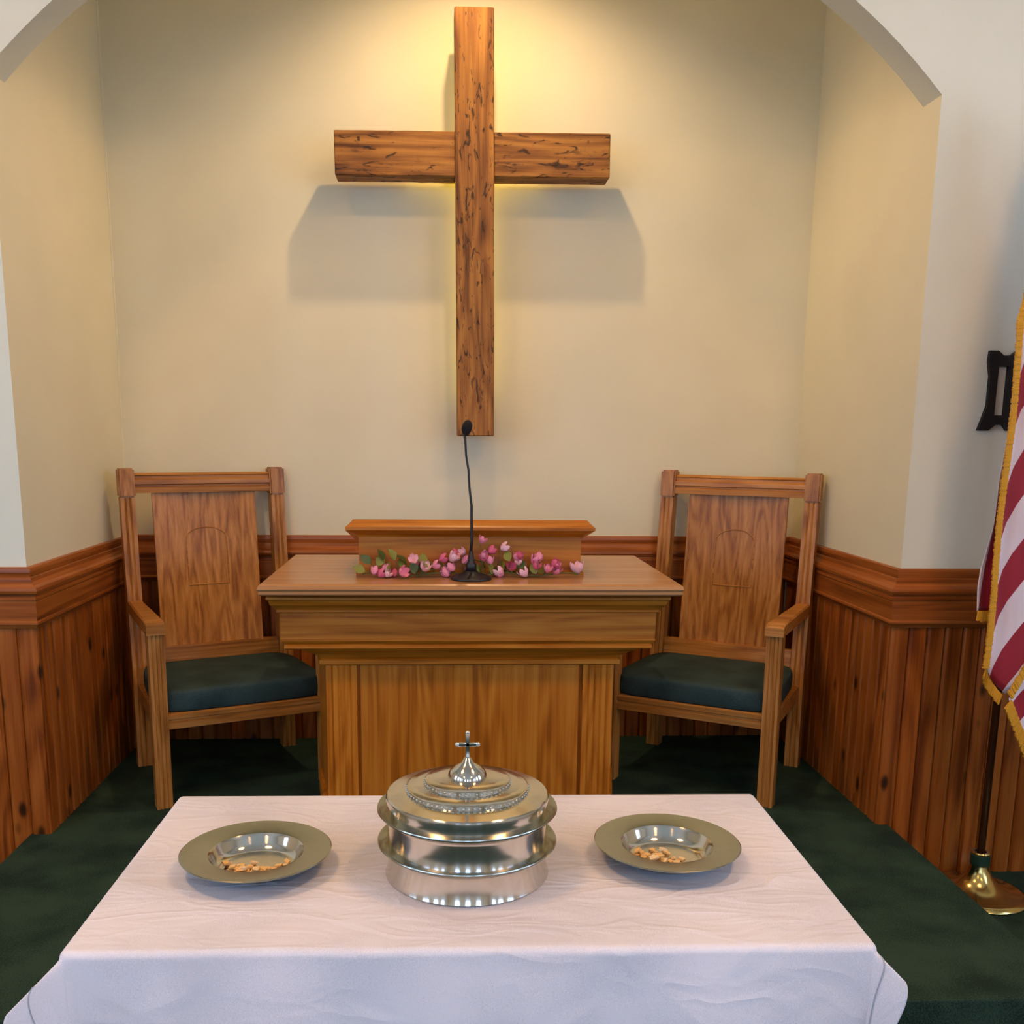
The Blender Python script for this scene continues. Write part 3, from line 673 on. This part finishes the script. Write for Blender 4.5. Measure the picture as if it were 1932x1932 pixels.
def small_bead_ring(r, z, n):
    b = BM()
    for i in range(n):
        a = 2 * PI * i / n
        bmesh.ops.create_icosphere(b, subdivisions=1, radius=.0024, matrix=Matrix.Translation((r * math.cos(a), r * math.sin(a), z)))
    return b
obj('beading', small_bead_ring(.1062, .0405, 72), M['steel_rim'], t, smooth=True)
obj('beading', small_bead_ring(.0742, .0525, 50), M['steel_rim'], t, smooth=True)
b = BM(); lathe(b, [(.034, .058), (.034, .063), (.030, .072), (.020, .080), (.010, .086), (.006, .094), (.0, .096)], 40, cap=False); obj('knob', b, M['steel'], t, smooth=True)
b = BM(); box(b, -.0035, .0035, -.003, .003, .092, .137, .001); box(b, -.0175, .0175, -.003, .003, .114, .121, .001)
for x_, z_ in ((-.018, .1175), (.018, .1175), (0, .138)): bmesh.ops.create_icosphere(b, subdivisions=2, radius=.0045, matrix=Matrix.Translation((x_, 0, z_)))
obj('finial_cross', b, M['steel'], t, auto=40)

# ------------------------------------------------------------------ bread plates with broken wafers
wm = []
random.seed(11)
for k_ in range(6):
    b = BM(); n = random.choice((4, 5, 6)); pts = []
    for i in range(n):
        a = 2 * PI * i / n + random.uniform(-.3, .3); r = random.uniform(.005, .009); pts.append((r * math.cos(a), r * math.sin(a)))
    prism(b, pts, 0, random.uniform(.0028, .0045), 'Z')
    wm.append(mesh_of('bread_piece', b, M['wafer'] if k_ % 3 else M['wafer2']))
def plate(x, y, side, seed, bias):
    t = empty('bread_plate', 'wide-rimmed steel plate of broken bread, %s of the tray stack' % side, 'plate', (x, y, TOPZ), 0, 'bread plates')
    b = BM(); lathe(b, [(0, .004), (.058, .004), (.066, .006), (.074, .014), (.079, .026), (.083, .0305), (.088, .0315), (.124, .0350), (.1300, .0355), (.1317, .0345), (.1308, .0330), (.124, .0325), (.088, .0290), (.082, .0270), (.076, .0125), (.067, .0005), (.058, 0), (0, 0)], 96, cap=False)
    me = mesh_of('dish', b, [M['steel'], M['steel_rim']], auto=35)
    for p in me.polygons:
        if math.hypot(*p.center[:2]) > .084: p.material_index = 1
    link('dish', me, t)
    random.seed(seed); placed = []
    for i in range(48):
        a = random.gauss(bias, .62); r = .054 * math.sqrt(random.random()); cx_ = r * math.cos(a); cy_ = r * math.sin(a)
        if i > 41: a = random.uniform(0, 2 * PI); cx_, cy_ = .052 * math.cos(a), .052 * math.sin(a)
        lv = sum(1 for q in placed if math.hypot(q[0] - cx_, q[1] - cy_) < .0095); placed.append((cx_, cy_))
        o = link('bread_piece', wm[i % 6], None, (x + cx_, y + cy_, TOPZ + .0042 + .0036 * min(lv, 4)), (random.uniform(-.35, .35) if lv else 0, random.uniform(-.35, .35) if lv else 0, random.uniform(0, 6)))
        tag(o, 'small broken golden piece of flat bread in the plate %s of the tray stack' % side, 'bread', 'bread pieces in the %s plate' % side)
plate(-.3262, 1.6529, 'left', 3, -1.75)
plate(.4104, 1.6668, 'right', 5, -2.1)

# ------------------------------------------------------------------ iron ornament on the right wall
b = BM()
out = [(-.050, .138), (-.020, .138), (.000, .122), (.026, .122), (.046, .138), (.062, .138), (.062, .10), (.052, .05), (.052, -.05), (.062, -.10), (.070, -.138), (.038, -.138), (.022, -.118), (-.006, -.118), (-.030, -.138), (-.068, -.138), (-.056, -.10), (-.042, -.05), (-.042, .05), (-.052, .10)]
hole = [(-.016, .086), (.020, .086), (.024, -.086), (-.014, -.086)]
hole = [(-.014, .084), (.022, .084), (.022, -.084), (-.014, -.084)]
def ring_plate(b, out, hole, y0, y1):
    n = len(out); idx = []
    def nearest(p): return min(range(4), key=lambda k_: (hole[k_][0] - p[0]) ** 2 * 4 + (hole[k_][1] - p[1]) ** 2)
    vo = [[b.verts.new((p[0], y, p[1])) for p in out] for y in (y0, y1)]; vh = [[b.verts.new((p[0], y, p[1])) for p in hole] for y in (y0, y1)]
    ne = [nearest(p) for p in out]
    for s_ in (0, 1):
        for i in range(n):
            j = (i + 1) % n; a_, c_ = ne[i], ne[j]
            if a_ == c_: b.faces.new((vo[s_][i], vo[s_][j], vh[s_][a_]))
            else: b.faces.new((vo[s_][i], vo[s_][j], vh[s_][c_], vh[s_][a_]))
    for i in range(n): b.faces.new((vo[0][i], vo[0][(i + 1) % n], vo[1][(i + 1) % n], vo[1][i]))
    for i in range(4): b.faces.new((vh[0][i], vh[0][(i + 1) % 4], vh[1][(i + 1) % 4], vh[1][i]))
ring_plate(b, out, hole, -.016, 0)
io = obj('wall_ornament', b, M['iron'], loc=(1.977, YO, 1.617))
tag(io, 'black wrought iron openwork ornament on the cream wall beside the flag', 'ornament')

# ------------------------------------------------------------------ flag on its stand
FX, FY = 1.972, 3.285
fs_ = empty('flag_stand', 'dark wooden flag pole in a domed brass floor base', 'flag stand', (FX, FY, ZF))
b = BM(); lathe(b, [(0, 0), (.165, 0), (.170, .006), (.166, .014), (.150, .020), (.110, .030), (.070, .048), (.045, .075), (.034, .105), (.030, .125), (0, .125)], 56, cap=False); obj('base', b, M['brass'], fs_, auto=50)
b = BM(); lathe(b, [(.033, .118), (.034, .120), (.034, .158), (.030, .160), (.030, .118)], 32, cap=False); obj('collar', b, M['collar'], fs_, auto=40)
b = BM(); lathe(b, [(.020, .158), (.032, .158), (.033, .164), (.030, .169), (.020, .169)], 32, cap=False); obj('ring', b, M['brass'], fs_, auto=40)
b = BM(); tube(b, [(0, 0, .12), (0, 0, 1.0), (0, 0, 2.62)], .0135, 16); obj('pole', b, M['pole'], fs_, smooth=True)
b = BM(); lathe(b, [(0, 2.61), (.022, 2.62), (.030, 2.65), (.022, 2.69), (.008, 2.73), (0, 2.80)], 20, cap=False); obj('finial', b, M['brass'], fs_, smooth=True)

def flag_material():
    m, nt, b = new_mat('flag_cloth')
    uv = N(nt, 'ShaderNodeUVMap'); uv.uv_map = 'UVMap'; sx = N(nt, 'ShaderNodeSeparateXYZ'); L(nt, uv.outputs[0], sx.inputs[0])
    h = N(nt, 'ShaderNodeMath', operation='MULTIPLY'); h.inputs[1].default_value = .5; L(nt, sx.outputs[1], h.inputs[0])
    fr = N(nt, 'ShaderNodeMath', operation='FRACT'); L(nt, h.outputs[0], fr.inputs[0])
    g = N(nt, 'ShaderNodeMath', operation='GREATER_THAN'); g.inputs[1].default_value = .5; L(nt, fr.outputs[0], g.inputs[0])
    mx = N(nt, 'ShaderNodeMix', data_type='RGBA'); L(nt, g.outputs[0], mx.inputs[0]); mx.inputs[6].default_value = rgb(226, 212, 214); mx.inputs[7].default_value = rgb(150, 3, 30)
    L(nt, mx.outputs[2], b.inputs['Base Color']); b.inputs['Roughness'].default_value = .55; b.inputs['Sheen Weight'].default_value = .2
    v = coords(nt, (30, 30, 3), False); n = N(nt, 'ShaderNodeTexNoise'); n.inputs['Scale'].default_value = 1; L(nt, v, n.inputs['Vector'])
    bp = N(nt, 'ShaderNodeBump'); bp.inputs['Strength'].default_value = .25; bp.inputs['Distance'].default_value = .01
    L(nt, n.outputs[0], bp.inputs['Height']); L(nt, bp.outputs[0], b.inputs['Normal'])
    return m
M['flag'] = flag_material()
fl = empty('draped_flag', 'red and white striped flag with gold fringe draped from the pole', 'flag', (FX, FY, 0))
# each sheet: left edge curve, right edge curve, bottom curve, y plane with folds, stripe phase
TOPF = 2.50
def xl_front(z):   # left silhouette of the front sheet
    if z < 1.82: return 1.819 + .004 * math.sin((z - .66) * 9)
    return 1.822 + (z - 1.82) / (TOPF - 1.82) * (FX - .02 - 1.822) * .95
def sheet(name, xa, xb, zbot, ztop, yf, stripe, nu=26, nz=60, th=.0012, parent=fl):
    b = BM(); uvl = b.loops.layers.uv.new('UVMap'); g = []; uv = {}
    for j in range(nz + 1):
        row = []
        for i in range(nu + 1):
            u = i / nu
            z1 = ztop; z0 = zbot(u); z = z0 + (z1 - z0) * j / nz
            x = xa(z) + (xb(z) - xa(z)) * u
            v = b.verts.new((x - FX, yf(x, z, u) - FY, z)); row.append(v); uv[v] = (u, stripe(x, z, u))
        g.append(row)
    for j in range(nz):
        for i in range(nu):
            f = b.faces.new((g[j][i], g[j][i + 1], g[j + 1][i + 1], g[j + 1][i]))
            for lp in f.loops: lp[uvl].uv = uv[lp.vert]
    o = obj(name, b, M['flag'], parent, smooth=True)
    md = o.modifiers.new('thickness', 'SOLIDIFY'); md.thickness = th
    return o, g
xr = lambda z: min(2.34, FX + .03 + (TOPF - z) * .42)
S1 = .0735
def stripe_front(x, z, u): return 1 + (z - .735) * 5.95 - (x - 1.812) * 15.0 + .15 * math.sin(x * 22)
def stripe_back(x, z, u): return 1 + (x - 1.803 - (z - .888) * .078) / .06
def bot_front(u): 
    x = u
    return .705 - .100 * min(1, u / .15) if u < .15 else .605 + .12 * min(1, (u - .15) / .17) + (.0 if u < .32 else -.25 * (u - .32))
def taper(z): return min(1, max(.15, (TOPF - z) / .7))
yfront = lambda x, z, u: 3.11 + .035 * taper(z) * math.sin(u * 17 + 1.2 * z * min(1, u * 4)) + .03 * u + (1 - taper(z)) * .12
ybackf = lambda x, z, u: 3.16 + .02 * taper(z) * math.sin(u * 9) + (1 - taper(z)) * .09
sheet('flag_cloth', xl_front, xr, bot_front, TOPF, yfront, stripe_front)
XB = [(.84, 1.799), (.888, 1.794), (.96, 1.789), (1.022, 1.792), (1.104, 1.809), (1.174, 1.822), (1.33, 1.825), (1.44, 1.836), (1.9, 1.85), (2.6, 1.95)]
def xlb(z):
    for (a0, x0), (a1, x1) in zip(XB, XB[1:]):
        if z <= a1: return x0 + (x1 - x0) * max(0, (z - a0) / (a1 - a0))
    return XB[-1][1]
sheet('flag_cloth', xlb, lambda z: FX + .05, lambda u: .882 - .02 * u, TOPF, ybackf, stripe_back, 24, 80)
# folded-back lower corner, in front of the main fall
def corner_bot(u): return .575 - .30 * u
b = BM(); uvl = b.loops.layers.uv.new('UVMap'); g = []; nu = 16; nz = 12
for i in range(nu + 1):
    u = i / nu; x = 1.886 + .30 * u; zc = .603; up = zc + 1.9 * .30 * u; dn = zc - 1.9 * .30 * u - .004; row = []
    for j in range(nz + 1):
        z = dn + (up - dn) * j / nz; row.append((b.verts.new((x - FX, 3.065 - FY + .012 * math.sin(u * 9 + z * 12) + .04 * u, z)), ((z - .5) * .55 - (x - 1.86) * .83) / .066 - .2))
    g.append(row)
for i in range(nu):
    for j in range(nz):
        q = (g[i][j], g[i + 1][j], g[i + 1][j + 1], g[i][j + 1]); f = b.faces.new([a_[0] for a_ in q])
        for lp, a_ in zip(f.loops, q): lp[uvl].uv = (0, a_[1])
cf = obj('flag_corner', b, M['flag'], fl, smooth=True); md = cf.modifiers.new('thickness', 'SOLIDIFY'); md.thickness = .0012
def fringe(name, pts, wd, out_dir):
    """ribbon of fringe: band plus hanging strands, each strand a thin prism"""
    b = BM(); P = [Vector(p) for p in pts]
    for p, q in zip(P, P[1:]):
        ln_ = (q - p).length; n = max(1, int(ln_ / .0045))
        for i in range(n):
            a_ = p + (q - p) * (i + .5) / n; e = a_ + Vector(out_dir) * wd * random.uniform(.9, 1.06); d = (q - p).normalized() * .0026; y = Vector((0, .0035, 0)) + Vector((0, random.uniform(-.002, .002), 0))
            v = [b.verts.new(c) for c in (a_ - d - y, a_ + d - y, a_ + d + y, a_ - d + y, e - d * .8 - y, e + d * .8 - y, e + d * .8 + y, e - d * .8 + y)]
            for f in ((0, 1, 5, 4), (1, 2, 6, 5), (2, 3, 7, 6), (3, 0, 4, 7), (4, 5, 6, 7), (0, 3, 2, 1)): b.faces.new([v[k_] for k_ in f])
    return tag(obj(name, b, M['fringe'], fl), kind='stuff')
random.seed(2)
def fp(x, z, y): return (x - FX, y - FY, z)
zs = [.66 + (TOPF - .66) * i / 46 for i in range(47)]
fringe('fringe', [fp(xl_front(z) + .004, z, yfront(xl_front(z), z, 0) - .003) for z in zs if z > .70], .020, (-1, 0, -.1))
fringe('fringe', [fp(1.818 + u * .45, bot_front(u), yfront(0, bot_front(u), u) - .003) for u in [i / 6 * .15 for i in range(7)]], .036, (-.25, 0, -.97))
fringe('fringe', [fp(1.797 + .12 * i / 8, .884, 3.16 - .003) for i in range(9)], .036, (-.1, 0, -1))
fringe('fringe', [fp(1.886 + .30 * i / 10, .602 - .57 * i / 10, 3.06 + .04 * i / 10) for i in range(11)], .034, (-.6, 0, -.8))
fringe('fringe', [fp(1.886 + .30 * i / 10, .604 + .57 * i / 10, 3.06 + .04 * i / 10) for i in range(11)], .028, (-.55, 0, .75))
# blue field high on the hoist, above the picture
b = BM(); uvl = None
g = []
for j in range(9):
    row = []
    for i in range(9):
        u = .35 + .62 * i / 8; z = 1.95 + .5 * j / 8; x = xl_front(z) + (xr(z) - xl_front(z)) * u
        row.append(b.verts.new((x - FX, yfront(x, z, u) - .004 - FY, z)))
    g.append(row)
for j in range(8):
    for i in range(8): b.faces.new((g[j][i], g[j][i + 1], g[j + 1][i + 1], g[j + 1][i]))
obj('blue_field', b, plain('flag_blue', (28, 34, 92), .6), fl, smooth=True)
